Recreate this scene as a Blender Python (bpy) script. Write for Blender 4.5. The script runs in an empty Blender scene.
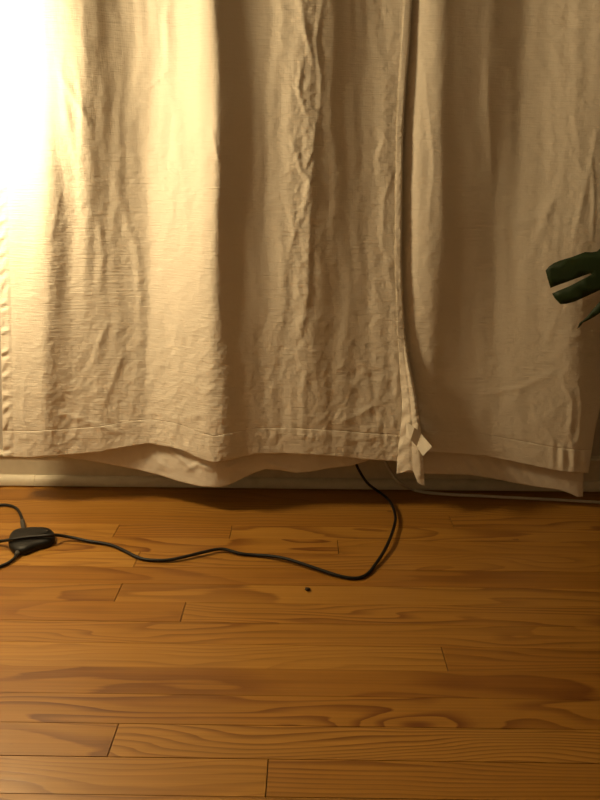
import bpy, bmesh, math, random
import numpy as np
from mathutils import Vector, Matrix

random.seed(7)
SC = bpy.context.scene
COL = SC.collection

# ------------------------------------------------------------------ camera, light, exposure
F_PX = 640.0                       # focal length in pixels of the 600 x 800 frame
H_CAM = 0.74
PITCH = math.radians(18.57)        # looking down
YAW = math.radians(0.45)           # to the left
ROLL = math.radians(0.40)
CAM_POS = Vector((0.0, 0.0, H_CAM))
cam_data = bpy.data.cameras.new('camera')
cam = bpy.data.objects.new('camera', cam_data)
COL.objects.link(cam)
cam_data.sensor_fit = 'VERTICAL'
cam_data.sensor_height = 24.0
cam_data.lens = 24.0 * F_PX / 800.0
cam_data.clip_start = 0.02
cam_rot = (Matrix.Rotation(YAW, 3, 'Z') @ Matrix.Rotation(math.pi / 2 - PITCH, 3, 'X')
           @ Matrix.Rotation(ROLL, 3, 'Z'))
cam.matrix_world = Matrix.Translation(CAM_POS) @ cam_rot.to_4x4()
SC.camera = cam

world = bpy.data.worlds.new('night_room')
SC.world = world
world.use_nodes = True
world.node_tree.nodes['Background'].inputs[0].default_value = (0.010, 0.008, 0.006, 1)
world.node_tree.nodes['Background'].inputs[1].default_value = 1.0

SC.view_settings.view_transform = 'Standard'
SC.view_settings.look = 'None'
SC.view_settings.gamma = 1.0
SC.view_settings.use_curve_mapping = False
SC.view_settings.exposure = 0.0

LAMP_POS = Vector((-0.88, 1.155, 0.98))   # centre of the lamp's globe, left of the frame
LAMP_POWER = 134.0                       # emission strength of the glowing globe
LAMP_COLOR = (1.0, 0.75, 0.41)
BULB_R = 0.092

# ------------------------------------------------------------------ helpers
WALL_Y = 1.510        # face of the back wall
BOARD_Y = 1.496       # face of the baseboard
R3 = np.array(cam_rot)
CP = np.array(CAM_POS)

def rays(u, v):
    """pixel -> world direction (arrays)"""
    u = np.asarray(u, float); v = np.asarray(v, float)
    d = np.stack([(u - 300.0) / F_PX, -(v - 400.0) / F_PX, -np.ones_like(u)], -1)
    return d @ R3.T

def at_depth(u, v, Y):
    """point seen at pixel (u, v) that stands at room depth Y"""
    d = rays(u, v)
    t = (np.asarray(Y, float) - CP[1]) / d[..., 1]
    return CP + d * t[..., None]

def on_floor(u, v, z=0.0):
    d = rays(u, v)
    t = (np.asarray(z, float) - CP[2]) / d[..., 2]
    return CP + d * t[..., None]

def mesh_obj(name, verts, faces, mat=None, parent=None, smooth=True):
    me = bpy.data.meshes.new(name)
    me.from_pydata([tuple(map(float, p)) for p in verts], [], faces)
    me.update()
    if smooth:
        me.polygons.foreach_set('use_smooth', [True] * len(me.polygons))
    return link(name, me, mat, parent)

def link(name, me, mat=None, parent=None):
    o = bpy.data.objects.new(name, me)
    COL.objects.link(o)
    if mat is not None and len(me.materials) == 0:
        me.materials.append(mat)
    if parent is not None:
        o.parent = parent
        o.matrix_parent_inverse = Matrix.Translation(-Vector(parent.location)) if parent.type == 'EMPTY' else Matrix()
    return o

def empty(name, loc=(0, 0, 0)):
    o = bpy.data.objects.new(name, None)
    o.location = loc
    o.empty_display_size = 0.05
    COL.objects.link(o)
    return o

def tag(o, label, cat, group=None):
    o['label'] = label
    o['category'] = cat
    if group:
        o['group'] = group
    return o

def structure(o):
    o['kind'] = 'structure'
    return o

def grid_mesh(name, P, mat=None, parent=None, thickness=0.0):
    """P: (rows, cols, 3) array -> smooth quad grid"""
    r, c = P.shape[:2]
    me = bpy.data.meshes.new(name)
    me.vertices.add(r * c)
    me.vertices.foreach_set('co', P.reshape(-1).astype(np.float32))
    i = np.arange((r - 1) * (c - 1))
    a = (i // (c - 1)) * c + i % (c - 1)
    q = np.stack([a, a + c, a + c + 1, a + 1], -1).reshape(-1)
    n = len(i)
    me.loops.add(4 * n)
    me.loops.foreach_set('vertex_index', q.astype(np.int32))
    me.polygons.add(n)
    me.polygons.foreach_set('loop_start', np.arange(0, 4 * n, 4, dtype=np.int32))
    me.polygons.foreach_set('use_smooth', np.ones(n, dtype=bool))
    me.update(calc_edges=True)
    o = link(name, me, mat, parent)
    if thickness:
        m = o.modifiers.new('cloth_thickness', 'SOLIDIFY')
        m.thickness = thickness
        m.offset = -1.0
    return o

def box_obj(name, lo, hi, mat, parent=None, bevel=0.0):
    bm = bmesh.new()
    bmesh.ops.create_cube(bm, size=1.0)
    for v in bm.verts:
        v.co = Vector([lo[k] + (v.co[k] + 0.5) * (hi[k] - lo[k]) for k in range(3)])
    if bevel:
        bmesh.ops.bevel(bm, geom=list(bm.edges), offset=bevel, segments=2, affect='EDGES')
    me = bpy.data.meshes.new(name)
    bm.to_mesh(me); bm.free()
    return link(name, me, mat, parent)

def catmull(pts, n=8):
    pts = np.asarray(pts, float)
    P = np.vstack([2 * pts[0] - pts[1], pts, 2 * pts[-1] - pts[-2]])
    out = []
    for i in range(1, len(P) - 2):
        for k in range(n):
            t = k / n
            a, b, c, d = P[i - 1], P[i], P[i + 1], P[i + 2]
            out.append(0.5 * ((2 * b) + (-a + c) * t + (2 * a - 5 * b + 4 * c - d) * t * t + (-a + 3 * b - 3 * c + d) * t ** 3))
    out.append(pts[-1])
    return np.array(out)

def tube(name, path, rad, mat, parent=None, sides=10):
    path = np.asarray(path, float)
    n = len(path)
    rad = np.full(n, rad) if np.isscalar(rad) else np.asarray(rad, float)
    verts, faces = [], []
    T = np.gradient(path, axis=0)
    ref = np.array([0.0, 0, 1])
    for i in range(n):
        t = T[i] / (np.linalg.norm(T[i]) + 1e-9)
        rr = ref if abs(t[2]) < 0.95 else np.array([0.0, 1, 0])
        if i == 0:
            a = np.cross(t, rr)
        else:
            a = a_prev - t * np.dot(a_prev, t)
        a /= np.linalg.norm(a) + 1e-9
        a_prev = a
        b = np.cross(t, a)
        for k in range(sides):
            w = 2 * math.pi * k / sides
            verts.append(path[i] + rad[i] * (math.cos(w) * a + math.sin(w) * b))
    for i in range(n - 1):
        for k in range(sides):
            k2 = (k + 1) % sides
            faces.append((i * sides + k, i * sides + k2, (i + 1) * sides + k2, (i + 1) * sides + k))
    faces.append(tuple(range(sides))[::-1])
    faces.append(tuple((n - 1) * sides + k for k in range(sides)))
    return mesh_obj(name, verts, faces, mat, parent)

def lathe(name, prof, centre, mat, parent=None, seg=40):
    verts, faces = [], []
    for r, z in prof:
        for k in range(seg):
            w = 2 * math.pi * k / seg
            verts.append((centre[0] + r * math.cos(w), centre[1] + r * math.sin(w), centre[2] + z))
    for i in range(len(prof) - 1):
        for k in range(seg):
            k2 = (k + 1) % seg
            faces.append((i * seg + k, i * seg + k2, (i + 1) * seg + k2, (i + 1) * seg + k))
    faces.append(tuple(range(seg))[::-1])
    faces.append(tuple((len(prof) - 1) * seg + k for k in range(seg)))
    return mesh_obj(name, verts, faces, mat, parent)

# ---- numpy gradient noise
def perlin(x, y, seed=0):
    x = np.asarray(x, float); y = np.asarray(y, float)
    xi = np.floor(x).astype(np.int64); yi = np.floor(y).astype(np.int64)
    xf = x - xi; yf = y - yi
    def g(ix, iy):
        h = (ix * 374761393 + iy * 668265263 + seed * 974634777) & 0xffffffff
        h = ((h ^ (h >> 13)) * 1274126177) & 0xffffffff
        h = h ^ (h >> 16)
        return h.astype(float) / 0xffffffff * 2 * math.pi
    def d(ix, iy, fx, fy):
        a = g(ix, iy)
        return np.cos(a) * fx + np.sin(a) * fy
    s = xf ** 3 * (xf * (xf * 6 - 15) + 10); t = yf ** 3 * (yf * (yf * 6 - 15) + 10)
    a = d(xi, yi, xf, yf); b = d(xi + 1, yi, xf - 1, yf)
    c = d(xi, yi + 1, xf, yf - 1); e = d(xi + 1, yi + 1, xf - 1, yf - 1)
    return (a + s * (b - a)) * (1 - t) + (c + s * (e - c)) * t

def blur1(a, sigma, axis):
    n = int(3 * sigma) + 1
    k = np.exp(-0.5 * (np.arange(-n, n + 1) / sigma) ** 2); k /= k.sum()
    pad = [(0, 0)] * a.ndim; pad[axis] = (n, n)
    b = np.pad(a, pad, mode='edge')
    out = np.zeros_like(a)
    for i, w in enumerate(k):
        sl = [slice(None)] * a.ndim
        sl[axis] = slice(i, i + a.shape[axis])
        out += w * b[tuple(sl)]
    return out

def interp_poly(pts, x):
    pts = np.asarray(pts, float)
    return np.interp(x, pts[:, 0], pts[:, 1])

# ------------------------------------------------------------------ materials
class NT:
    def __init__(self, name):
        self.mat = bpy.data.materials.new(name)
        self.mat.use_nodes = True
        self.t = self.mat.node_tree
        self.b = self.t.nodes['Principled BSDF']
    def n(self, kind, **kw):
        nd = self.t.nodes.new(kind)
        for k, v in kw.items():
            if isinstance(k, str) and hasattr(nd, k):
                setattr(nd, k, v)
        return nd
    def l(self, a, b):
        self.t.links.new(a, b)
    def math(self, op, a, b=None, c=None):
        nd = self.n('ShaderNodeMath', operation=op)
        for i, v in enumerate((a, b, c)):
            if v is None: continue
            if hasattr(v, 'is_linked'): self.l(v, nd.inputs[i])
            else: nd.inputs[i].default_value = v
        return nd.outputs[0]
    def mapping(self, src, scale, loc=(0, 0, 0)):
        m = self.n('ShaderNodeMapping')
        m.inputs['Scale'].default_value = scale
        m.inputs['Location'].default_value = loc
        self.l(src, m.inputs['Vector'])
        return m.outputs[0]
    def ramp(self, fac, stops):
        r = self.n('ShaderNodeValToRGB')
        el = r.color_ramp.elements
        while len(el) < len(stops): el.new(0.5)
        for e, (p, c) in zip(el, stops):
            e.position = p
            e.color = (*c, 1) if len(c) == 3 else c
        self.l(fac, r.inputs[0])
        return r.outputs[0]
    def noise(self, vec, scale=1.0, detail=3.0, rough=0.5, dist=0.0, dim='3D', w=None):
        nd = self.n('ShaderNodeTexNoise', noise_dimensions=dim)
        nd.inputs['Scale'].default_value = scale
        nd.inputs['Detail'].default_value = detail
        nd.inputs['Roughness'].default_value = rough
        nd.inputs['Distortion'].default_value = dist
        self.l(vec, nd.inputs['Vector'])
        if w is not None: self.l(w, nd.inputs['W'])
        return nd.outputs[0]
    def mix(self, fac, a, b, blend='MIX'):
        nd = self.n('ShaderNodeMix', data_type='RGBA', blend_type=blend)
        for i, v in ((0, fac), (6, a), (7, b)):
            if hasattr(v, 'is_linked'): self.l(v, nd.inputs[i])
            elif isinstance(v, tuple): nd.inputs[i].default_value = (*v, 1) if len(v) == 3 else v
            else: nd.inputs[i].default_value = v
        return nd.outputs[2]
    def bump(self, h, strength, dist):
        nd = self.n('ShaderNodeBump')
        nd.inputs['Strength'].default_value = strength
        nd.inputs['Distance'].default_value = dist
        self.l(h, nd.inputs['Height'])
        self.l(nd.outputs[0], self.b.inputs['Normal'])

def simple(name, col, rough=0.5, var=0.06, scale=30.0, spec=0.5, bump=0.0):
    m = NT(name)
    tc = m.n('ShaderNodeTexCoord')
    nz = m.noise(tc.outputs['Object'], scale, 4.0)
    lo = tuple(c * (1 - var) for c in col); hi = tuple(min(1, c * (1 + var)) for c in col)
    m.l(m.ramp(nz, [(0.3, lo), (0.7, hi)]), m.b.inputs['Base Color'])
    m.b.inputs['Roughness'].default_value = rough
    m.b.inputs['Specular IOR Level'].default_value = spec
    if bump: m.bump(nz, 0.4, bump)
    return m.mat

def linen(name, col, slub=1.0):
    m = NT(name)
    geo = m.n('ShaderNodeNewGeometry')
    p = geo.outputs['Position']
    s1 = m.noise(m.mapping(p, (16, 16, 330)), 1.0, 3.0, 0.6)       # weft slubs
    s2 = m.noise(m.mapping(p, (50, 50, 640)), 1.0, 2.0, 0.6)
    s3 = m.noise(m.mapping(p, (500, 300, 30)), 1.0, 2.0, 0.5)       # warp
    h = m.math('ADD', m.math('MULTIPLY', s1, 0.9), m.math('MULTIPLY', s2, 0.5))
    h = m.math('ADD', h, m.math('MULTIPLY', s3, 0.25))
    m.bump(h, 0.50 * slub, 0.0030)
    tint = m.noise(p, 7.0, 3.0)
    lo = tuple(c * 0.97 for c in col)
    m.l(m.ramp(tint, [(0.3, lo), (0.7, col)]), m.b.inputs['Base Color'])
    m.b.inputs['Roughness'].default_value = 0.92
    m.b.inputs['Specular IOR Level'].default_value = 0.15
    return m.mat

def wood():
    m = NT('varnished_pine')
    tc = m.n('ShaderNodeTexCoord')
    oi = m.n('ShaderNodeObjectInfo')
    rnd = oi.outputs['Random']
    p = tc.outputs['Object']
    w = m.math('MULTIPLY', rnd, 37.0)
    # contour lines of a long stretched noise field give flat sawn figure
    big = m.noise(m.mapping(p, (2.0, 11.5, 1.0)), 1.0, 1.5, 0.45, 0.5, '4D', w)
    fine = m.noise(m.mapping(p, (7.0, 120.0, 1.0)), 1.0, 2.0, 0.5, 0.0, '4D', w)
    r2 = m.math('FRACT', m.math('MULTIPLY', rnd, 7.31))
    r3 = m.math('FRACT', m.math('MULTIPLY', rnd, 17.7))
    sep = m.n('ShaderNodeSeparateXYZ')
    m.l(p, sep.inputs[0])
    rings = m.math('ADD', m.math('MULTIPLY', big, m.math('ADD', 5.0, m.math('MULTIPLY', rnd, 9.0))), m.math('MULTIPLY', fine, 0.30))
    rings = m.math('ADD', rings, m.math('MULTIPLY', sep.outputs[1], m.math('MULTIPLY', m.math('MULTIPLY', r2, r2), 170.0)))
    fr = m.math('FRACT', rings)
    late = m.ramp(fr, [(0.0, (0, 0, 0)), (0.45, (0.12, 0.12, 0.12)), (0.80, (0.85, 0.85, 0.85)), (0.9, (1, 1, 1)), (0.97, (0.0, 0.0, 0.0))])
    fade = m.noise(m.mapping(p, (2.2, 9.0, 1.0), (3, 1, 0)), 1.0, 2.0, 0.5, 0.0, '4D', w)
    amt = m.math('MULTIPLY', late, m.ramp(fade, [(0.30, (0.30, 0.30, 0.30)), (0.66, (1.0, 1.0, 1.0))]))
    rr = m.ramp(rnd, [(0.0, (0.33, 0.145, 0.022)), (0.35, (0.42, 0.205, 0.036)), (0.65, (0.37, 0.170, 0.027)), (1.0, (0.45, 0.225, 0.042))])
    c = m.mix(m.math('MULTIPLY', amt, m.math('ADD', 0.55, m.math('MULTIPLY', r3, 0.45))), rr, (0.145, 0.044, 0.008))
    streak = m.noise(m.mapping(p, (3.0, 260.0, 1.0)), 1.0, 3.0, 0.6, 0.0, '4D', w)
    c = m.mix(0.34, c, m.ramp(streak, [(0.3, (0.30, 0.30, 0.30)), (0.7, (1.0, 1.0, 1.0))]), 'MULTIPLY')
    # knots, pin holes and scuffs
    spk = m.noise(m.mapping(p, (26.0, 60.0, 1.0)), 1.0, 1.0, 0.4, 0.0, '4D', w)
    sp = m.ramp(spk, [(0.765, (0, 0, 0)), (0.80, (1, 1, 1))])
    c = m.mix(m.math('MULTIPLY', sp, 0.55), c, (0.10, 0.035, 0.012))
    m.l(c, m.b.inputs['Base Color'])
    rg = m.noise(p, 9.0, 4.0)
    m.l(m.ramp(rg, [(0.3, (0.33, 0.33, 0.33)), (0.7, (0.46, 0.46, 0.46))]), m.b.inputs['Roughness'])
    m.b.inputs['Specular IOR Level'].default_value = 0.36
    m.bump(m.math('ADD', m.math('MULTIPLY', late, -0.3), streak), 0.12, 0.0012)
    return m.mat

M_LINEN = linen('cream_linen', (0.79, 0.73, 0.63))
M_LINING = linen('white_lining', (0.76, 0.70, 0.61), 0.35)
M_WOOD = wood()
M_SUB = simple('dark_subfloor', (0.035, 0.018, 0.008), 0.9)
M_WALL = simple('painted_wall', (0.48, 0.445, 0.39), 0.8, 0.03, 12.0, 0.3)
M_CEIL = simple('painted_ceiling', (0.55, 0.53, 0.49), 0.9, 0.02, 8.0, 0.2)
M_BOARD = simple('painted_trim', (0.62, 0.56, 0.44), 0.45, 0.06, 40.0, 0.4, 0.0004)
M_BLACK = simple('black_rubber', (0.008, 0.007, 0.007), 0.45, 0.2, 60.0, 0.3)
M_PLASTIC = simple('black_plastic', (0.009, 0.009, 0.009), 0.5, 0.25, 45.0, 0.3, 0.0003)
M_WHITE = simple('white_vinyl', (0.52, 0.47, 0.38), 0.5, 0.05)
M_TAG = simple('white_satin_tag', (0.86, 0.82, 0.72), 0.6, 0.03)
M_METAL = simple('black_metal', (0.02, 0.02, 0.02), 0.4, 0.1)
M_POT = simple('terracotta', (0.42, 0.17, 0.08), 0.85, 0.12, 25.0, 0.2)
M_SOIL = simple('potting_soil', (0.03, 0.02, 0.012), 0.95, 0.4, 80.0, 0.1, 0.004)
M_STEM = simple('plant_stem', (0.06, 0.12, 0.03), 0.5, 0.15)
M_TIP = simple('dry_leaf_tip', (0.12, 0.05, 0.02), 0.8, 0.2)
M_CRUMB = simple('dark_crumb', (0.03, 0.018, 0.01), 0.6, 0.3, 400.0)

def leaf_mat():
    m = NT('monstera_leaf')
    tc = m.n('ShaderNodeTexCoord')
    nz = m.noise(tc.outputs['Object'], 22.0, 3.0)
    m.l(m.ramp(nz, [(0.3, (0.009, 0.020, 0.006)), (0.7, (0.016, 0.034, 0.010))]), m.b.inputs['Base Color'])
    m.b.inputs['Roughness'].default_value = 0.55
    m.b.inputs['Specular IOR Level'].default_value = 0.25
    return m.mat
M_LEAF = leaf_mat()

def bulb_mat():
    m = NT('lit_bulb')
    m.b.inputs['Base Color'].default_value = (0.9, 0.85, 0.75, 1)
    m.b.inputs['Emission Color'].default_value = (*LAMP_COLOR, 1)
    m.b.inputs['Emission Strength'].default_value = LAMP_POWER
    return m.mat
M_BULB = bulb_mat()

# ------------------------------------------------------------------ room shell
X0, X1, YB, ZC = -1.75, 2.05, -1.70, 2.50
T = 0.10
wall_back = structure(box_obj('wall_back', (X0 - T, WALL_Y, 0), (X1 + T, WALL_Y + T, ZC), M_WALL))
wall_left = structure(box_obj('wall_left', (X0 - T, YB, 0), (X0, WALL_Y, ZC), M_WALL))
wall_right = structure(box_obj('wall_right', (X1, YB, 0), (X1 + T, WALL_Y, ZC), M_WALL))
wall_front = structure(box_obj('wall_front', (X0 - T, YB - T, 0), (X1 + T, YB, ZC), M_WALL))
ceiling = structure(box_obj('ceiling', (X0 - T, YB - T, ZC), (X1 + T, WALL_Y + T, ZC + T), M_CEIL))
PLANK_T = 0.018
floor = structure(box_obj('floor', (X0 - T, YB - T, -0.10), (X1 + T, WALL_Y + T, -PLANK_T), M_SUB))

# floor planks: rows run along X; their seams are read off the photograph
def row_edge(n):
    """room depth of seam n: seam 0 is the one at pixel row 525, growing towards the camera"""
    c0, c1 = 0.0029442, -0.00010873
    y = 185.0 + 1.0 / (c0 + c1 * n)
    return y
seam0 = on_floor(150, 524.7)[1]
seam12 = on_floor(150, 795.3)[1]
PW = (seam0 - seam12) / 12.0
# butt joints seen in the photograph: row index (seam above) -> pixel columns at that row
JOINTS = {-1: [(450, 518)], 0: [(116, 531), (231, 531)], 1: [(338, 546)], 2: [(137, 559)], 4: [(118, 593)],
          5: [(183, 612)], 7: [(444, 657)], 10: [(113, 740)], 11: [(267, 777)]}
row_first = -4
rows = []
n = row_first
while True:
    ya = seam0 - n * PW            # far edge
    yb = ya - PW
    if yb < YB - 0.02: break
    rows.append((n, min(ya, WALL_Y - 0.002), max(yb, YB)))
    n += 1
rp = random.Random(11)
plank_id = 0
for n, ya, yb in rows:
    if ya - yb < 0.01: continue
    xs = [X0]
    if n in JOINTS:
        xs += [float(on_floor(u, v)[0]) for u, v in JOINTS[n]]
        if xs[1] - X0 > 1.5: xs.insert(1, X0 + 0.35 + 0.3 * rp.random())
    elif -4 <= n <= 12:
        xs += [X0 + 0.05 + 0.45 * rp.random()]          # no joint inside the frame on this row
    else:
        xs += [X0 + 0.4 + 1.2 * rp.random()]
    lastx = xs[-1]
    if n in JOINTS or (-4 <= n <= 12):
        lastx = max(lastx + 0.6, 0.95 + 0.4 * rp.random())
        xs.append(lastx)
    else:
        xs.append(lastx + 0.9 + 0.4 * rp.random())
    xs = [x for x in xs if x < X1 - 0.1] + [X1]
    for a, b in zip(xs[:-1], xs[1:]):
        g0 = 0.00005 + 0.00022 * rp.random() ** 3
        if n in (3, 10, 11): g0 += 0.00035
        gx = 0.0007
        dz = (rp.random() - 0.5) * 0.0005
        cx, cy = (a + b) / 2, (ya + yb) / 2
        hx, hy = (b - a) / 2 - gx, (ya - yb) / 2 - g0
        ch = 0.0002
        V = []
        for (z, i) in ((-PLANK_T, 0), (-ch + dz, 0), (dz, ch)):
            for sx, sy in ((-1, -1), (1, -1), (1, 1), (-1, 1)):
                V.append((sx * (hx - i), sy * (hy - i), z))
        Fc = [(3, 2, 1, 0), (8, 9, 10, 11)]
        for k in range(2):
            for j in range(4):
                j2 = (j + 1) % 4
                Fc.append((4 * k + j, 4 * k + j2, 4 * k + 4 + j2, 4 * k + 4 + j))
        o = mesh_obj('plank', V, Fc, M_WOOD, None, smooth=False)
        o.location = (cx, cy, 0)
        o.parent = floor
        plank_id += 1

# baseboard with a shoe moulding, in two lengths butted together
def extrude_x(name, prof, xa, xb, mat, parent=None):
    n = len(prof)
    V = [(xa, y, z) for y, z in prof] + [(xb, y, z) for y, z in prof]
    Fc = [tuple(range(n)), tuple(range(2 * n - 1, n - 1, -1))]
    for k in range(n):
        k2 = (k + 1) % n
        Fc.append((k, n + k, n + k2, k2))
    return mesh_obj(name, V, Fc, mat, parent, smooth=False)
BT = 0.088
bprof = [(WALL_Y, 0.004), (BOARD_Y, 0.004), (BOARD_Y, BT - 0.010), (BOARD_Y - 0.004, BT - 0.008),
         (BOARD_Y - 0.005, BT - 0.003), (BOARD_Y - 0.002, BT), (WALL_Y, BT + 0.002)]
baseboard = structure(extrude_x('baseboard_back', bprof, X0, X1, M_BOARD))
sprof = [(BOARD_Y, 0.0035)]
for k in range(7):
    w = math.pi / 2 * k / 6
    sprof.append((BOARD_Y - 0.016 * math.cos(w), 0.0075 + 0.0195 * math.sin(w)))
sprof.insert(1, (BOARD_Y - 0.016, 0.0035))
sprof.append((BOARD_Y, 0.027))
xj = float(at_depth(34, 480, BOARD_Y - 0.015)[0])
extrude_x('shoe_moulding', sprof, X0, xj - 0.0006, M_BOARD, baseboard)
extrude_x('shoe_moulding', [(y - 0.0008, z) for y, z in sprof], xj + 0.0006, X1, M_BOARD, baseboard)
# ------------------------------------------------------------------ curtains
YC = 1.426            # depth of the curtain's valleys; folds stand out from here towards the room

def fold_field(keys, u, v, su=5.0, sv=30.0):
    """keys: {v: [(u, cm), ...]} -> depth relief in metres on the grid u x v (1-D arrays)"""
    ks = sorted(keys)
    prof = np.array([np.interp(u, *np.array(keys[k], float).T) for k in ks])
    out = np.empty((len(v), len(u)))
    for j in range(len(u)):
        out[:, j] = np.interp(v, ks, prof[:, j])
    du = abs(u[1] - u[0]); dv = abs(np.median(np.diff(v)))
    out = blur1(out, su / du, 1)
    out = blur1(out, sv / dv, 0)
    return out * 0.01

def crumple(U, V, seed, s=26.0):
    """sharp creases with soft facets between, unit amplitude; pixel-sized coordinates (2.4 mm each)"""
    wx = 9 * perlin(U / 40, V / 55, seed + 1); wy = 9 * perlin(U / 45, V / 45, seed + 2)
    a = np.abs(perlin((U + wx) / s, (V + wy) / (s * 1.3), seed + 3))
    b = np.abs(perlin((U + wy) / (s * .50), (V + wx) / (s * .62), seed + 4))
    c = np.abs(perlin((U - wx) / (s * .26), (V - wy) / (s * .24), seed + 5))
    d = perlin((U + wx) / (s * .13), (V - wy) / (s * .09), seed + 6)
    return -(a * 1.0 + b * 0.55 + c * 0.28) + 0.07 * d

def crease(U, V, pts, width, height):
    """a raised soft fold line running along pts"""
    pts = np.asarray(pts, float)
    best = np.full(U.shape, 1e9); along = np.zeros(U.shape)
    L = 0.0
    segs = list(zip(pts[:-1], pts[1:]))
    tot = sum(np.hypot(*(b - a)) for a, b in segs)
    for a, b in segs:
        d = b - a; l = np.hypot(*d)
        t = np.clip(((U - a[0]) * d[0] + (V - a[1]) * d[1]) / (l * l), 0, 1)
        dist = np.hypot(U - a[0] - t * d[0], V - a[1] - t * d[1])
        m = dist < best
        best = np.where(m, dist, best); along = np.where(m, (L + t * l) / tot, along)
        L += l
    return height * np.exp(-(best / width) ** 2) * np.sin(np.pi * np.clip(0.08 + 0.84 * along, 0, 1)) ** 0.6

def gauss(x, c, w):
    return np.exp(-((x - c) / w) ** 2)

def smooth01(x, a, b):
    t = np.clip((x - a) / (b - a), 0, 1)
    return t * t * (3 - 2 * t)

TOP_V = -620.0
Z_TRACK = 2.499       # both curtains hang from a track under the ceiling
def hang(P, n=26):
    """carry the cloth straight up from its first row to the ceiling track"""
    t = np.linspace(1, 0, n + 1)[:-1] ** 1.6
    up = np.repeat(P[:1], n, axis=0)
    up[:, :, 2] = P[0, :, 2] + t[:, None] * (Z_TRACK - P[0, :, 2])
    return np.concatenate([up, P], 0)
# --- left panel fold relief, centimetres towards the room, at pixel rows of the photograph
L_KEYS = {
    0:    [(-40, 0.0), (0, 1.6), (42, 5.6), (62, 6.3), (86, 5.8), (112, 3.6), (126, 2.9), (148, 2.7), (170, 3.3), (184, 4.3), (207, 7.6), (218, 7.2),
           (230, 6.2), (244, 5.4), (258, 5.1), (272, 5.1), (290, 5.5), (302, 5.7), (318, 5.6), (334, 5.0), (352, 4.1), (370, 3.5), (392, 3.6), (412, 3.9)],
    120:  [(-40, 0.0), (0, 1.6), (44, 5.6), (60, 5.7), (88, 5.9), (114, 3.9), (134, 2.6), (150, 2.3), (168, 3.0), (186, 4.7), (216, 8.4), (223, 8.0),
           (234, 6.7), (248, 5.8), (262, 5.4), (276, 5.4), (290, 5.7), (304, 5.9), (314, 5.8), (332, 5.1), (350, 4.2), (366, 3.6), (388, 3.7), (412, 3.8)],
    250:  [(-40, 0.4), (0, 2.0), (46, 5.9), (53, 5.4), (62, 4.3), (72, 3.9), (84, 4.1), (112, 2.7), (138, 1.5), (150, 1.4), (160, 2.0), (188, 5.3), (212, 8.3), (219, 8.0),
           (232, 6.7), (246, 5.9), (260, 5.6), (274, 5.6), (288, 5.8), (304, 6.0), (312, 5.9), (332, 5.0), (350, 4.3), (366, 3.8), (390, 3.9), (412, 4.0)],
    360:  [(-40, 1.2), (0, 2.4), (46, 5.7), (53, 5.2), (62, 4.2), (74, 3.8), (100, 3.4), (140, 2.0), (154, 2.3), (190, 5.9), (216, 8.5), (223, 8.2),
           (238, 6.6), (258, 5.6), (280, 5.6), (300, 5.9), (315, 5.9), (332, 5.1), (352, 4.6), (372, 4.3), (392, 4.5), (412, 4.5)],
    470:  [(-40, 2.0), (0, 3.0), (40, 5.2), (50, 4.8), (62, 4.3), (80, 3.9), (110, 3.7), (140, 3.5), (158, 4.4), (190, 7.4), (214, 9.6), (224, 9.2),
           (242, 7.6), (262, 6.6), (285, 6.4), (310, 6.4), (335, 5.9), (360, 5.4), (392, 5.1), (412, 5.1)],
}
L_LEFT = [(-620, -26), (0, -14), (120, -7), (200, -3), (300, 0), (400, 2), (456, 3)]           # v -> u of the left edge
L_RIGHT = [(-620, 436), (0, 411), (40, 409), (85, 405), (130, 402), (260, 400), (330, 402), (370, 403), (400, 402), (470, 400)]
L_HEM = [(-20, 457), (0, 457), (30, 457.5), (60, 455.5), (100, 452), (125, 447), (150, 443.5), (172, 447.5), (186, 452), (200, 459), (214, 463),
         (232, 459), (256, 454), (285, 453.5), (330, 456), (365, 459.5), (400, 461.5), (412, 461.5)]
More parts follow.
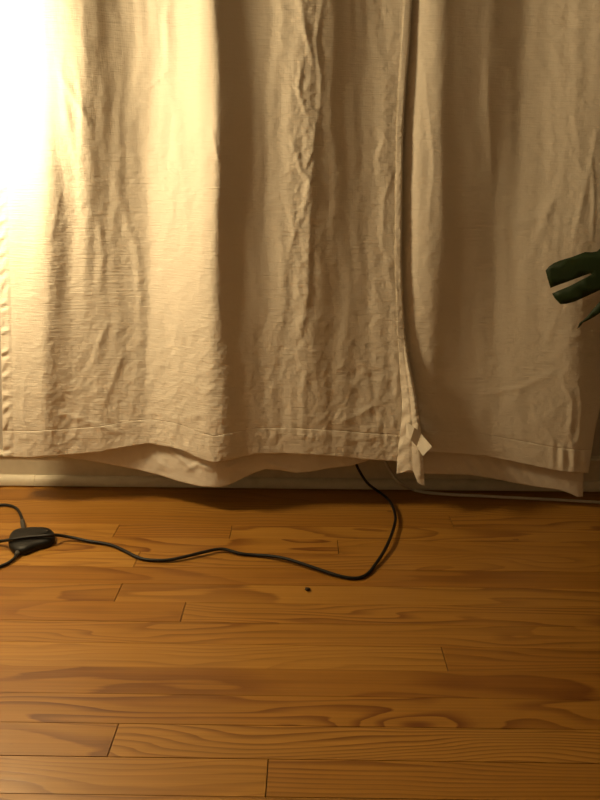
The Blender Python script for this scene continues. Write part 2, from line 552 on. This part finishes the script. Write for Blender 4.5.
L_CREASES = [
    # wrinkled column between the two dark folds
    ([(300, -10), (304, 25), (313, 62)], 3.2, 3.4), ([(322, 0), (316, 40), (321, 78), (318, 130)], 2.8, 3.2),
    ([(303, 60), (298, 88), (305, 112)], 2.6, 3.0), ([(317, 118), (313, 150), (303, 172)], 2.8, 3.0),
    ([(292, 140), (300, 168), (312, 186)], 2.6, 2.8), ([(314, 165), (306, 200), (296, 232)], 3.0, 2.8),
    ([(290, 205), (294, 235), (287, 262)], 3.0, 2.6), ([(312, 190), (309, 235), (308, 290), (300, 335)], 3.0, 2.4),
    ([(283, 250), (286, 300), (279, 345)], 3.6, 2.2),
    # left half
    ([(58, 70), (72, 95), (88, 122)], 3.4, 2.6), ([(60, 60), (66, 110), (78, 170), (84, 225)], 3.6, 2.4),
    ([(76, 66), (82, 105), (80, 150), (86, 200)], 3.2, 2.2), ([(96, 215), (104, 255), (98, 290)], 3.5, 1.8),
    ([(112, 172), (122, 205), (138, 258), (142, 330), (136, 415)], 4.5, 2.4), ([(148, 88), (160, 78), (168, 70)], 2.2, 1.8),
    ([(168, 60), (166, 20), (172, -10)], 3.6, 2.6), ([(172, 88), (176, 150), (170, 220)], 4.5, 2.0),
    ([(212, 130), (218, 160)], 2.0, 2.0), ([(108, 322), (98, 345), (90, 370)], 2.6, 2.0),
    ([(124, 350), (113, 382), (100, 412)], 3.0, 2.0), ([(54, 412), (78, 418), (98, 424)], 2.6, 2.2),
    ([(64, 430), (90, 424), (120, 432)], 2.6, 1.8), ([(20, 300), (34, 296), (48, 302)], 2.2, 1.4),
    ([(24, 380), (22, 410), (26, 438)], 2.2, 2.2), ([(10, 236), (8, 320), (12, 452)], 2.0, 0.8),
    ([(160, 300), (176, 330), (196, 352)], 3.0, 1.8), ([(184, 378), (200, 392), (214, 388)], 3.0, 1.8),
    ([(152, 412), (180, 420), (212, 414)], 3.0, 1.8), ([(60, 195), (50, 240)], 3.0, 1.4),
    # right half
    ([(384, 138), (378, 158), (380, 182)], 3.0, 2.2), ([(392, 172), (384, 200), (382, 245)], 2.6, 1.8),
    ([(386, 250), (396, 300), (396, 380)], 4.0, 1.6), ([(336, 425), (362, 412), (392, 398)], 2.8, 2.0),
    ([(322, 432), (352, 440), (396, 436)], 2.4, 1.6), ([(280, 424), (300, 436), (318, 438)], 2.6, 1.5),
    ([(328, 378), (350, 384), (376, 400)], 2.8, 1.5), ([(352, 344), (366, 372), (372, 408)], 3.0, 1.4),
    ([(242, 340), (250, 372), (252, 400)], 3.4, 1.4), ([(358, 440), (370, 428)], 2.4, 1.6),
]

def sample(field, u, v, U, V):
    """bilinear look-up of a field given on u x v"""
    iu = np.clip(np.searchsorted(u, U) - 1, 0, len(u) - 2); iv = np.clip(np.searchsorted(v, V) - 1, 0, len(v) - 2)
    fu = np.clip((U - u[iu]) / (u[iu + 1] - u[iu]), 0, 1); fv = np.clip((V - v[iv]) / (v[iv + 1] - v[iv]), 0, 1)
    return (field[iv, iu] * (1 - fu) * (1 - fv) + field[iv, iu + 1] * fu * (1 - fv)
            + field[iv + 1, iu] * (1 - fu) * fv + field[iv + 1, iu + 1] * fu * fv)

def sheet(left, right, bottom, cols, v, top=TOP_V, vfrac=None):
    """grid of pixel coordinates bounded by left/right (v->u) and bottom (u->v) polylines.
    rows follow v above the frame and squeeze to the bottom line below"""
    s = np.linspace(0, 1, cols)
    U = np.empty((len(v), cols)); V = np.empty_like(U)
    ub = interp_poly(left, 455.0) + s * (interp_poly(right, 455.0) - interp_poly(left, 455.0))
    vb = interp_poly(bottom, ub)
    vmax = v[-1]
    for i, vv in enumerate(v):
        k = smooth01(np.array(vv), 330.0, vmax)
        V[i] = vv + (vb - vmax) * k
        l = np.interp(V[i], *np.array(left, float).T); r = np.interp(V[i], *np.array(right, float).T)
        U[i] = l + s * (r - l)
    return U, V, vb

STEP = 1.0
# the left panel
curtain_l = empty('curtain', (float(at_depth(200, 460, YC)[0]), YC, 0.08))
tag(curtain_l, 'brightly lit cream linen curtain panel on the left, wrinkled, with white tag at its corner', 'curtain', 'linen curtain panels')
vL = np.arange(-20.0, 456.1, STEP)
uF = np.arange(-60.0, 440.0, 2.0)
U, V, vbL = sheet(L_LEFT, L_RIGHT, L_HEM, int(418 / STEP), vL)
def left_D(U, V):
    ug = np.arange(-60.0, 440.0, 2.0)
    vg = np.arange(TOP_V, 492.0, 4.0)
    D0 = sample(fold_field(L_KEYS, ug, vg), ug, vg, U, V)
    low = smooth01(V, 280, 430)
    amp = 0.26 + 0.10 * gauss(U, 70, 26) + 0.30 * gauss(U, 185, 34) + 0.5 * gauss(U, 304, 18) * (1 - low) + 0.3 * gauss(U, 388, 18)
    amp = amp * (0.65 + 0.35 * smooth01(V, 20, 200)) + 0.45 * low
    amp = amp * smooth01(V, -560, -10)
    D = D0 + 0.0034 * amp * (crumple(U, V, 10, 25.0) + 0.40) + 0.0024 * amp * (crumple(U * 0.94 + V * 0.34, V * 0.94 - U * 0.34, 210, 13.0) + 0.40)
    D = D + 0.0022 * perlin(U / 13 + 0.6 * perlin(U / 60, V / 90, 40), V / 130, 41)
    for pts, w, h in L_CREASES:
        D = D + 0.00062 * crease(U, V, pts, w * 1.1, h)
    return D
D = left_D(U, V)
hemL = np.interp(U, *np.array(L_HEM, float).T)
dh = V - (hemL - 27.0)
D -= 0.0004 * gauss(dh, 0, 1.3)
D += 0.0016 * perlin(U / 7, V / 16, 77) * gauss(dh, 4, 9)
# puckered side hem along the left edge
eL = U - np.interp(V, *np.array(L_LEFT, float).T)
D += 0.0026 * np.sin(V * 0.40 + 5.5 * perlin(U / 26, V / 17, 5) + 0.25 * eL) * (0.55 + 1.2 * np.abs(perlin(U / 40, V / 26, 6))) * gauss(eL, 3.5, 4.0) * smooth01(V, 60, 200)
D -= 0.0014 * gauss(eL, 11, 2.2) * smooth01(V, 60, 200)
nrow = int(27 / STEP)
P = at_depth(U, V, YC - D)
grid_mesh('fabric', hang(P[:-nrow + 1]), M_LINEN, curtain_l, 0.0009)
Ph = at_depth(U[-nrow:], V[-nrow:], YC - D[-nrow:] - 0.0005 * smooth01(np.arange(nrow), 1.0, 9.0)[:, None])
grid_mesh('hem', Ph, M_LINEN, curtain_l, 0.0010)

# curled side hem down the right edge, ending in the corner flap
E_L = [(-620, 430), (0, 404), (85, 399), (130, 396.5), (260, 395), (330, 397.5), (370, 400), (400, 402), (420, 401.5), (445, 398.5), (474, 396.5), (484, 396.5)]
E_R = [(-620, 438), (0, 412), (40, 410), (85, 406), (130, 403), (260, 401.5), (300, 403), (330, 405), (360, 409), (390, 415), (415, 418.5), (430, 421), (456, 422.8), (470, 424), (486, 424.7)]
E_B = [(396, 474), (402, 473), (409, 470.5), (413.7, 471), (417.5, 482.5), (421, 485), (425, 486)]
s = np.linspace(0, 1, 30)
ve = np.arange(-20, 470.1, 1.0)
ub = np.interp(470, *np.array(E_L, float).T) + s * (np.interp(480, *np.array(E_R, float).T) - np.interp(470, *np.array(E_L, float).T))
vb = np.interp(ub, *np.array(E_B, float).T)
Ue = np.empty((len(ve), 30)); Ve = np.empty_like(Ue)
for i, vv in enumerate(ve):
    k = smooth01(np.array(vv), 425.0, 470.0)
    Ve[i] = vv + (vb - 470.0) * k
    l = np.interp(Ve[i], *np.array(E_L, float).T); r = np.interp(Ve[i], *np.array(E_R, float).T)
    Ue[i] = l + s * (r - l)
S = np.broadcast_to(s, Ue.shape)
De = left_D(np.minimum(Ue, 404), np.minimum(Ve, 455)) + 0.0016
De += 0.0006 * np.sin(math.pi * S) ** 0.7 - 0.002 * smooth01(S, 0.75, 1.0)
wid = smooth01(Ve, 320, 440)
De += wid * (0.027 * S - 0.004 * smooth01(S, 0.85, 1.0) - 0.0018 * gauss(S, 0.58, 0.08))
De += 0.0024 * perlin(Ue / 14 + 7, Ve / 4.6 + 0.10 * Ue, 8) * smooth01(S, 0.35, 1.0) * smooth01(Ve, 20, 150)
De += wid * (0.0030 * perlin(Ue / 10, Ve / 12 + Ue / 16, 9) + 0.0016 * np.sin((Ve + 0.9 * Ue) * 0.36) * (1 - S))
grid_mesh('side_hem', hang(at_depth(Ue, Ve, YC - De)), M_LINEN, curtain_l, 0.0016)

# lining that shows below the left panel
LL_B = [(-20, 450), (20, 452), (60, 456), (80, 459.5), (100, 462.5), (130, 468), (160, 475.5), (182, 482.5), (200, 486.5), (214, 487.5), (226, 486), (240, 479.5), (254, 473),
        (266, 469), (280, 470), (296, 473), (310, 471.5), (330, 468), (352, 465.5), (366, 461), (378, 456), (400, 452)]
LL_L = [(-620, -20), (500, 6)]; LL_R = [(-620, 425), (0, 402), (260, 392), (500, 388)]
vl = np.concatenate([np.linspace(-20, 380, 60)[:-1], np.arange(380.0, 470.1, 1.0)])
U, V, _ = sheet(LL_L, LL_R, LL_B, 300, vl)
D = sample(fold_field(L_KEYS, np.arange(-60.0, 440.0, 2.0), np.arange(TOP_V, 492.0, 4.0)), np.arange(-60.0, 440.0, 2.0), np.arange(TOP_V, 492.0, 4.0), U, V)
D = D * 0.9 - 0.012
D += smooth01(V, 420, 470) * 0.006 * gauss(U, 200, 40)
D += smooth01(V, 400, 450) * (0.0040 * (crumple(U, V, 60, 30.0) + 0.3))
for pts, w, h in [([(172, 450), (184, 462), (192, 470)], 2.6, 4.0), ([(150, 452), (166, 470)], 3.0, 2.5), ([(186, 470), (198, 464), (212, 470)], 2.4, 3.4),
                  ([(262, 462), (292, 470)], 2.4, 2.0), ([(224, 470), (240, 462)], 3, 2.0)]:
    D += 0.001 * crease(U, V, pts, w, h)
grid_mesh('lining', hang(at_depth(U, V, YC - D)), M_LINING, curtain_l, 0.0008)

# folded white fabric tag sewn into the side hem
def facet(pts, name, mat, parent, back=0.0010):
    P = [at_depth(float(a), float(b), float(Y)) for a, b, Y in pts]
    n = len(P)
    Q = [p + np.array([0, back, 0]) for p in P]
    F_ = [tuple(range(n)), tuple(range(2 * n - 1, n - 1, -1))] + [(k, n + k, n + (k + 1) % n, (k + 1) % n) for k in range(n)]
    return mesh_obj(name, P + Q, F_, mat, parent, smooth=False)
YT = YC - 0.076
def tag_mesh():
    # one folded strip: left lit face, shaded middle face, right lit face with a point
    pts = {'a': (406.5, 422, YT - 0.000), 'b': (414.5, 427.5, YT - 0.008), 'c': (410.5, 439.5, YT - 0.010), 'd': (406, 436.5, YT - 0.002),
           'e': (421, 433.5, YT - 0.004), 'f': (416.5, 446, YT - 0.007), 'g': (432, 446.5, YT - 0.022), 'h': (423, 456, YT - 0.019)}
    K = list(pts)
    P = [at_depth(*map(float, pts[k])) for k in K]
    I = {k: i for i, k in enumerate(K)}
    fs = [('a', 'b', 'c', 'd'), ('b', 'e', 'f', 'c'), ('e', 'g', 'h', 'f')]
    o = mesh_obj('care_tag', P, [tuple(I[k] for k in f) for f in fs], M_TAG, curtain_l, smooth=False)
    m = o.modifiers.new('tag_thickness', 'SOLIDIFY'); m.thickness = 0.0007
    o['label'] = 'small folded white fabric tag'
    return o
tag_mesh()

# the right panel
R_KEYS = {
    0:    [(394, 0.9), (404, 1.6), (412, 2.4), (424, 3.6), (441, 4.5), (450, 4.0), (468, 3.4), (490, 3.1), (505, 2.5), (525, 1.8), (545, 2.2), (575, 3.5), (600, 4.7), (622, 5.2), (660, 0.8)],
    120:  [(394, 0.9), (402, 1.6), (410, 2.5), (420, 3.7), (440, 4.5), (448, 4.0), (466, 3.3), (488, 2.9), (502, 2.4), (520, 1.8), (545, 2.4), (575, 3.9), (600, 4.9), (622, 5.3), (660, 1.2)],
    250:  [(394, 1.2), (400, 1.8), (408, 2.8), (418, 3.9), (430, 4.3), (443, 4.4), (450, 3.7), (468, 2.9), (482, 2.4), (498, 2.0), (515, 2.3), (545, 3.4), (580, 4.8), (606, 5.2), (640, 1.2)],
    360:  [(394, 1.4), (402, 2.2), (412, 3.1), (422, 3.5), (432, 3.7), (442, 3.0), (462, 2.2), (488, 2.0), (505, 2.3), (535, 3.3), (570, 4.6), (584, 4.5), (608, 1.0)],
    470:  [(394, 1.6), (402, 2.2), (412, 2.9), (424, 3.1), (432, 3.1), (445, 2.6), (470, 2.4), (500, 2.7), (535, 3.7), (570, 4.7), (583, 4.5), (602, 1.8)],
}
R_LEFT = [(-620, 400), (0, 396), (260, 394), (470, 395)]
R_RIGHT = [(-620, 700), (0, 665), (250, 634), (360, 611), (430, 595), (472, 588.5)]
R_HEM = [(380, 451), (425, 452), (460, 454), (485, 456), (500, 459), (530, 465), (557, 470.5), (575, 472.5), (590, 473)]
curtain_r = empty('curtain', (float(at_depth(500, 470, YC)[0]), YC, 0.07))
tag(curtain_r, 'dim smoother cream linen curtain panel on the right, behind the monstera leaf', 'curtain', 'linen curtain panels')
YR = YC - 0.004
R_CREASES = [([(598, 130), (590, 165), (583, 200), (574, 240)], 3.4, 2.2), ([(560, 220), (556, 250), (562, 275)], 4.0, 1.4), ([(592, 160), (594, 200), (592, 240)], 2.4, 2.2),
             ([(560, 180), (545, 220), (530, 260)], 5.0, 1.4), ([(480, 395), (520, 388), (552, 372)], 3.0, 1.3), ([(562, 380), (572, 400), (570, 430)], 3.0, 2.2),
             ([(578, 380), (582, 410), (578, 445)], 2.4, 2.0), ([(540, 420), (552, 440), (556, 455)], 3.0, 1.6), ([(545, 330), (575, 338), (590, 330)], 3.0, 1.2),
             ([(424, 60), (428, 110), (434, 160), (428, 230)], 3.0, 1.6), ([(486, 60), (489, 120), (492, 180)], 3.4, 1.2), ([(500, 230), (545, 215), (560, 190)], 4.0, 0.8)]
vR = np.arange(-20.0, 462.1, STEP)
U, V, vbR = sheet(R_LEFT, R_RIGHT, R_HEM, 232, vR)
def right_fold(U, V):
    ug = np.arange(370.0, 690.0, 2.0); vg = np.arange(TOP_V, 504.0, 4.0)
    return sample(fold_field(R_KEYS, ug, vg, 4.0), ug, vg, U, V)
D = right_fold(U, V)
low = smooth01(V, 300, 450)
amp = (0.22 + 0.35 * gauss(U, 578, 34) + 0.30 * gauss(U, 428, 14) + 0.25 * low) * smooth01(V, -560, -10)
D += 0.0036 * amp * (crumple(U, V, 90, 32.0) + 0.40) + 0.0018 * amp * (crumple(U * 0.94 + V * 0.34, V * 0.94 - U * 0.34, 230, 14.0) + 0.40)
D += 0.0012 * perlin(U / 14 + 0.6 * perlin(U / 60, V / 90, 50), V / 150, 51)
for pts, w, h in R_CREASES:
    D += 0.0007 * crease(U, V, pts, w, h)
hemR = np.interp(U, *np.array(R_HEM, float).T)
dh = V - (hemR - 23.0)
D -= 0.0004 * gauss(dh, 0, 1.3)
D += 0.0022 * np.sin(U * 0.55) * gauss(dh, 10, 12) * smooth01(U, 545, 565)
D += 0.0010 * perlin(U / 7, V / 16, 78) * gauss(dh, 4, 9)
nrow = 23
P = at_depth(U, V, YR - D)
grid_mesh('fabric', hang(P[:-nrow + 1]), M_LINEN, curtain_r, 0.0009)
grid_mesh('hem', at_depth(U[-nrow:], V[-nrow:], YR - D[-nrow:] - 0.0005 * smooth01(np.arange(nrow), 1.0, 9.0)[:, None]), M_LINEN, curtain_r, 0.0010)
RL_B = [(380, 470), (420, 473.5), (440, 474), (470, 475), (492, 478), (510, 482), (535, 486.5), (560, 490), (572, 494), (578, 497), (584, 496.5), (590, 496)]
RL_L = [(-620, 412), (0, 400), (500, 398)]; RL_R = [(-620, 680), (0, 640), (250, 610), (400, 590), (450, 584), (500, 583)]
vl = np.concatenate([np.linspace(-20, 400, 60)[:-1], np.arange(400.0, 482.1, 1.0)])
U, V, _ = sheet(RL_L, RL_R, RL_B, 200, vl)
D = right_fold(U, V) * 0.85 - 0.009
D += smooth01(V, 400, 460) * (0.0026 * (crumple(U, V, 130, 26.0) + 0.3))
D += smooth01(V, 440, 475) * 0.0014 * np.sin(U * 0.42 - V * 0.35) * gauss(U, 490, 50)
grid_mesh('lining', hang(at_depth(U, V, YR - D)), M_LINING, curtain_r, 0.0008)

# ------------------------------------------------------------------ black lamp cord with foot switch
CR = 0.0034
def floor_path(pts):
    out = []
    for p in pts:
        u_, v_ = p[0], p[1]
        z = p[2] if len(p) > 2 else CR + 0.0006
        out.append(on_floor(float(u_), float(v_), z))
    return out
sw_c = on_floor(31.0, 541.0)
cord = empty('lamp_cord', (float(sw_c[0]), float(sw_c[1]), 0))
tag(cord, 'black lamp cord with an oval foot switch winding over the plank floor to the curtain', 'power cord')
SW_H = 0.021
wall_bits = [at_depth(352., 452., 1.470), at_depth(357., 466., 1.462), at_depth(363., 477., 1.452), at_depth(369., 484.5, 1.437)]
pts = wall_bits + floor_path([(377, 490.5, .012), (386, 497, .010), (392.5, 506, .011), (395.5, 518, .012), (393, 530, .012), (389, 541, .012), (383, 553, .009), (375, 565, .006), (368, 573.5),
      (360, 577.5), (350, 578), (336, 575, .005), (318, 569, .007), (300, 563, .009), (285, 558.5, .009), (270, 556, .007), (255, 555), (240, 553.5, .005), (222, 549, .008),
      (204, 552, .008), (186, 556.5, .007), (168, 560, .005), (150, 560), (138, 557.5), (126, 551.5), (114, 546), (104, 543.5), (88, 541, .005), (72, 537.5, .009), (60, 535.5, .016)])
over = [(52, 535.3, SW_H + .0035), (40, 536.2, SW_H + .0042), (26, 537.4, SW_H + .0042), (12, 539.5, SW_H + .0030)]
pts += floor_path(over) + floor_path([(2, 541, .013), (-12, 543.5, .006), (-34, 550), (-58, 562), (-70, 580), (-58, 592), (-36, 586), (-14, 573), (0, 566.5), (8, 563), (14, 558.5, .006), (17.5, 553, .009), (19.5, 548, .010)])
tube('cord', catmull(pts, 6), CR, M_BLACK, cord, 10)
pts = floor_path([(24, 531, .010), (23, 525, .009), (21, 516, .006), (17, 509), (10, 505.5), (0, 505), (-20, 508), (-50, 514), (-85, 516)])
lamp_base_c = np.array([LAMP_POS.x, LAMP_POS.y, 0.0])
pts += [np.array([lamp_base_c[0] + 0.080, lamp_base_c[1] - 0.04, 0.010])]
tube('cord', catmull(pts, 6), CR, M_BLACK, cord, 10)
# switch body: rounded bean outline lofted with a domed top
out_px = [(8.2, 541), (9.5, 535.5), (13, 531.5), (19, 529.5), (27, 528.6), (36, 528), (45, 528.3), (51, 530), (54.5, 533.5), (54.8, 538), (51.5, 541.5),
          (45, 544), (38, 545.8), (31, 548.5), (25, 550.8), (18, 551.5), (12.5, 549.5), (9, 545.5)]
# outline of the top rim, seen at height SW_H * 0.7
oz = SW_H * 0.62
rim = np.array([on_floor(a, b - 0.5, oz) for a, b in out_px])
ctr = rim.mean(0)
ring = catmull(np.vstack([rim, rim[:1]]), 4)[:-1]
ns = len(ring)
layers = [(0.955, 0.0008), (0.995, 0.0035), (1.0, oz * 0.75), (0.985, oz), (0.93, oz + 0.0035), (0.80, oz + 0.0060), (0.55, SW_H - 0.0004), (0.25, SW_H)]
VV = []
for k, z in layers:
    for p in ring:
        q = ctr + (p - ctr) * k
        VV.append((q[0], q[1], z))
FF = []
for i in range(len(layers) - 1):
    for k in range(ns):
        k2 = (k + 1) % ns
        FF.append((i * ns + k, i * ns + k2, (i + 1) * ns + k2, (i + 1) * ns + k))
FF.append(tuple(range(ns))[::-1]); FF.append(tuple((len(layers) - 1) * ns + k for k in range(ns)))
switch = mesh_obj('foot_switch', VV, FF, M_PLASTIC, cord)
switch['label'] = 'oval black plastic foot switch'
# push button and strain reliefs
bt = on_floor(43.0, 531.5, SW_H)
blo = bt - np.array([0.012, 0.008, 0.006]); bhi = bt + np.array([0.012, 0.008, 0.0006])
btn = box_obj('slide_button', tuple(blo), tuple(bhi), M_PLASTIC, None, 0.0015)
btn.parent = switch; btn.matrix_parent_inverse = Matrix()
M_GREY = simple('grey_rubber', (0.05, 0.048, 0.042), 0.5, 0.1)
tube('strain_relief', catmull(floor_path([(24, 531, .010), (23.3, 527, .0095), (22.3, 521, .008)]), 4), 0.0052, M_GREY, cord, 10)
tube('strain_relief', catmull(floor_path([(19.5, 547, .010), (18.2, 551.5, .009), (16.5, 555.5, .0075)]), 4), 0.0052, M_GREY, cord, 10)

# ------------------------------------------------------------------ white cable along the baseboard
CW = 0.0040
pts = [at_depth(380., 450., 1.476), at_depth(386., 463., 1.474), at_depth(393., 475., 1.468), at_depth(401., 483.5, 1.460)] + [on_floor(a, b, CW + .0006) for a, b in
       [(412., 489.), (425., 492.3), (450., 494.5), (480., 496.), (520., 498.), (560., 500.), (600., 502.5), (660., 507.)]]
pts += [np.array([1.25, pts[-1][1] - 0.02, CW + .0006]), np.array([1.9, 1.40, CW + .0006])]
wc = tube('cable', catmull(pts, 6), CW, M_WHITE, None, 10)
tag(wc, 'thin off-white cable lying along the foot of the baseboard under the right curtain', 'cable')

# crumb on the floor
cp = on_floor(307.5, 590.5)
bm = bmesh.new()
bmesh.ops.create_icosphere(bm, subdivisions=2, radius=0.0042)
rc = random.Random(5)
for v_ in bm.verts:
    v_.co *= 0.75 + 0.5 * rc.random()
    v_.co.z *= 0.7
zmin = min(v_.co.z for v_ in bm.verts)
for v_ in bm.verts:
    v_.co.z -= zmin
    v_.co.x *= 1.25
me = bpy.data.meshes.new('crumb'); bm.to_mesh(me); bm.free()
cr = link('crumb', me, M_CRUMB)
cr.location = (cp[0], cp[1], 0.0002)
tag(cr, 'tiny dark crumb on the floor planks in front of the looped black cord', 'crumb')

# ------------------------------------------------------------------ monstera plant at the right edge
pot_c = np.array([1.02, 1.06, 0.0])
plant = empty('monstera_plant', tuple(pot_c))
tag(plant, 'dark green split-leaf monstera reaching in from the right edge before the curtain', 'plant')
lathe('pot', [(0.085, 0.0), (0.092, 0.01), (0.115, 0.19), (0.122, 0.19), (0.124, 0.222), (0.112, 0.222), (0.108, 0.20)], pot_c, M_POT, plant)
lathe('soil', [(0.105, 0.185), (0.107, 0.198), (0.06, 0.204), (0.01, 0.206)], pot_c, M_SOIL, plant, 24)
YP = 1.19
def leaf_from_px(name, outline, depth_fn, parent, spine):
    """thick leaf blade from an outline in photograph pixels at the plant's own depth, triangulated and domed"""
    us = [p[0] for p in outline]; vs = [p[1] for p in outline]
    pts = [Vector(p) for p in outline]
    n0 = len(pts)
    for a in np.arange(min(us) + 6, max(us), 9.0):
        for b in np.arange(min(vs) + 6, max(vs), 9.0):
            d = min((Vector((a, b)) - q).length for q in pts[:n0])
            if d > 3.5: pts.append(Vector((a, b)))
    from mathutils.geometry import delaunay_2d_cdt
    vo, eo, fo, *_ = delaunay_2d_cdt(pts, [], [list(range(n0))], 1, 1e-4)
    me = bpy.data.meshes.new(name)
    me.from_pydata([tuple(map(float, at_depth(float(p[0]), float(p[1]), depth_fn(p[0], p[1])))) for p in vo], [], [tuple(f) for f in fo])
    me.update()
    me.polygons.foreach_set('use_smooth', [True] * len(me.polygons))
    o = link(name, me, M_LEAF, parent)
    m = o.modifiers.new('blade_thickness', 'SOLIDIFY'); m.thickness = 0.0012; m.offset = 0
    sp = [at_depth(a, b, depth_fn(a, b) - 0.001) for a, b in spine]
    k = len(sp) * 5 - 4
    mid = tube('midrib', catmull(sp, 5), np.linspace(0.0032, 0.0012, len(catmull(sp, 5))), M_STEM, None, 8)
    mid.parent = o
    return o
leaf_a = [(600, 248.8), (597, 251.5), (592, 252.2), (585, 252), (572, 257), (560, 260.5), (554, 263), (549, 266.5), (545.6, 270.5), (547.5, 278), (550.5, 288), (556, 285.8), (566, 282.2),
          (580, 277), (590.5, 273.2), (591.5, 274.6), (581, 280.2), (568, 286.8), (558, 290.9), (552, 293.6), (555, 298.5), (560.3, 304), (566, 303.8), (574, 301.8), (586, 296.5), (600, 290), (612, 285.5),
          (622, 285), (623, 288), (612, 293), (600, 301.5), (592, 310.5), (586, 318), (583.5, 320), (579.5, 323), (577, 329), (579.5, 327), (583, 322.5), (586.5, 321), (594, 317), (604, 310), (616, 305), (630, 303),
          (634, 307), (626, 316), (618, 336), (616, 350), (622, 346), (632, 338), (646, 326), (652, 330), (648, 352), (640, 380), (652, 402), (668, 372), (684, 340), (690, 336), (700, 346), (712, 372), (722, 378),
          (720, 350), (712, 322), (714, 314), (728, 326), (750, 344), (764, 344), (752, 318), (734, 296), (736, 288), (758, 296), (786, 304), (794, 296), (768, 276), (748, 262), (750, 254), (780, 256), (800, 250), (796, 232), (770, 214), (738, 202),
          (712, 200), (696, 212), (684, 222), (672, 208), (648, 206), (632, 230), (612, 245)]
def da(a, b):
    r = ((a - 690) / 150.0)
    return YP - 0.05 + 0.085 * r * r * 0.6 - 0.02 * r + 0.018 * ((b - 280) / 80.0) ** 2 * 0.4
lf = leaf_from_px('leaf', leaf_a, da, plant, [(684, 222), (684, 260), (680, 300), (672, 345), (660, 385)])
base = at_depth(684., 222., da(684, 222))
top_soil = np.array([pot_c[0] - 0.02, pot_c[1], 0.20])
def petiole(a, b, sag):
    mid1 = a + (b - a) * 0.4 + np.array([-sag * 0.2, 0.0, 0.10]); mid2 = a + (b - a) * 0.8 + np.array([0.0, 0, 0.09])
    tube('petiole', catmull([a, mid1, mid2, b], 8), np.linspace(0.0055, 0.0035, 25), M_STEM, plant, 8)
petiole(top_soil, base, 0.05)
# two further leaves of the same plant, outside the frame
def shifted(du, dv, k):
    return [(690 + du + (a - 690) * k, 290 + dv + (b - 290) * k) for a, b in leaf_a]
for du, dv, k, dy in ((190, -120, 0.85, -0.04), (230, 130, 0.8, 0.05)):
    o_ = shifted(du, dv, k)
    fn = (lambda du, dv, k, dy: (lambda a, b: da(690 + (a - 690 - du) / k, 290 + (b - 290 - dv) / k) + dy))(du, dv, k, dy)
    sp = [(690 + du + (a - 690) * k, 290 + dv + (b - 290) * k) for a, b in [(684, 222), (684, 260), (680, 300), (672, 345), (660, 385)]]
    leaf_from_px('leaf', o_, fn, plant, sp)
    petiole(top_soil + np.array([0.03, 0.01, 0]), at_depth(float(sp[0][0]), float(sp[0][1]), fn(*sp[0])), -0.05)

# ------------------------------------------------------------------ the floor lamp just outside the left edge
lamp = empty('floor_lamp', tuple(lamp_base_c))
tag(lamp, 'black floor lamp with a glowing white globe beside the left curtain, left of the picture', 'lamp')
lp = np.array(LAMP_POS)
lathe('base', [(0.098, 0.0), (0.100, 0.006), (0.096, 0.016), (0.03, 0.022), (0.012, 0.034)], lamp_base_c, M_METAL, lamp)
tube('pole', [lamp_base_c + np.array([0, 0, z]) for z in (0.03, 0.3, 0.6, lp[2] - BULB_R - 0.03)], 0.009, M_METAL, lamp, 14)
lathe('socket', [(0.010, -BULB_R - 0.035), (0.026, -BULB_R - 0.030), (0.032, -BULB_R + 0.004), (0.030, -BULB_R + 0.009)], lp, M_METAL, lamp, 24)
lathe('globe', [(0.024, -BULB_R * 0.96)] + [(BULB_R * math.sin(math.pi * k / 20), -BULB_R * math.cos(math.pi * k / 20)) for k in range(2, 20)] + [(0.002, BULB_R)], lp, M_BULB, lamp, 40)
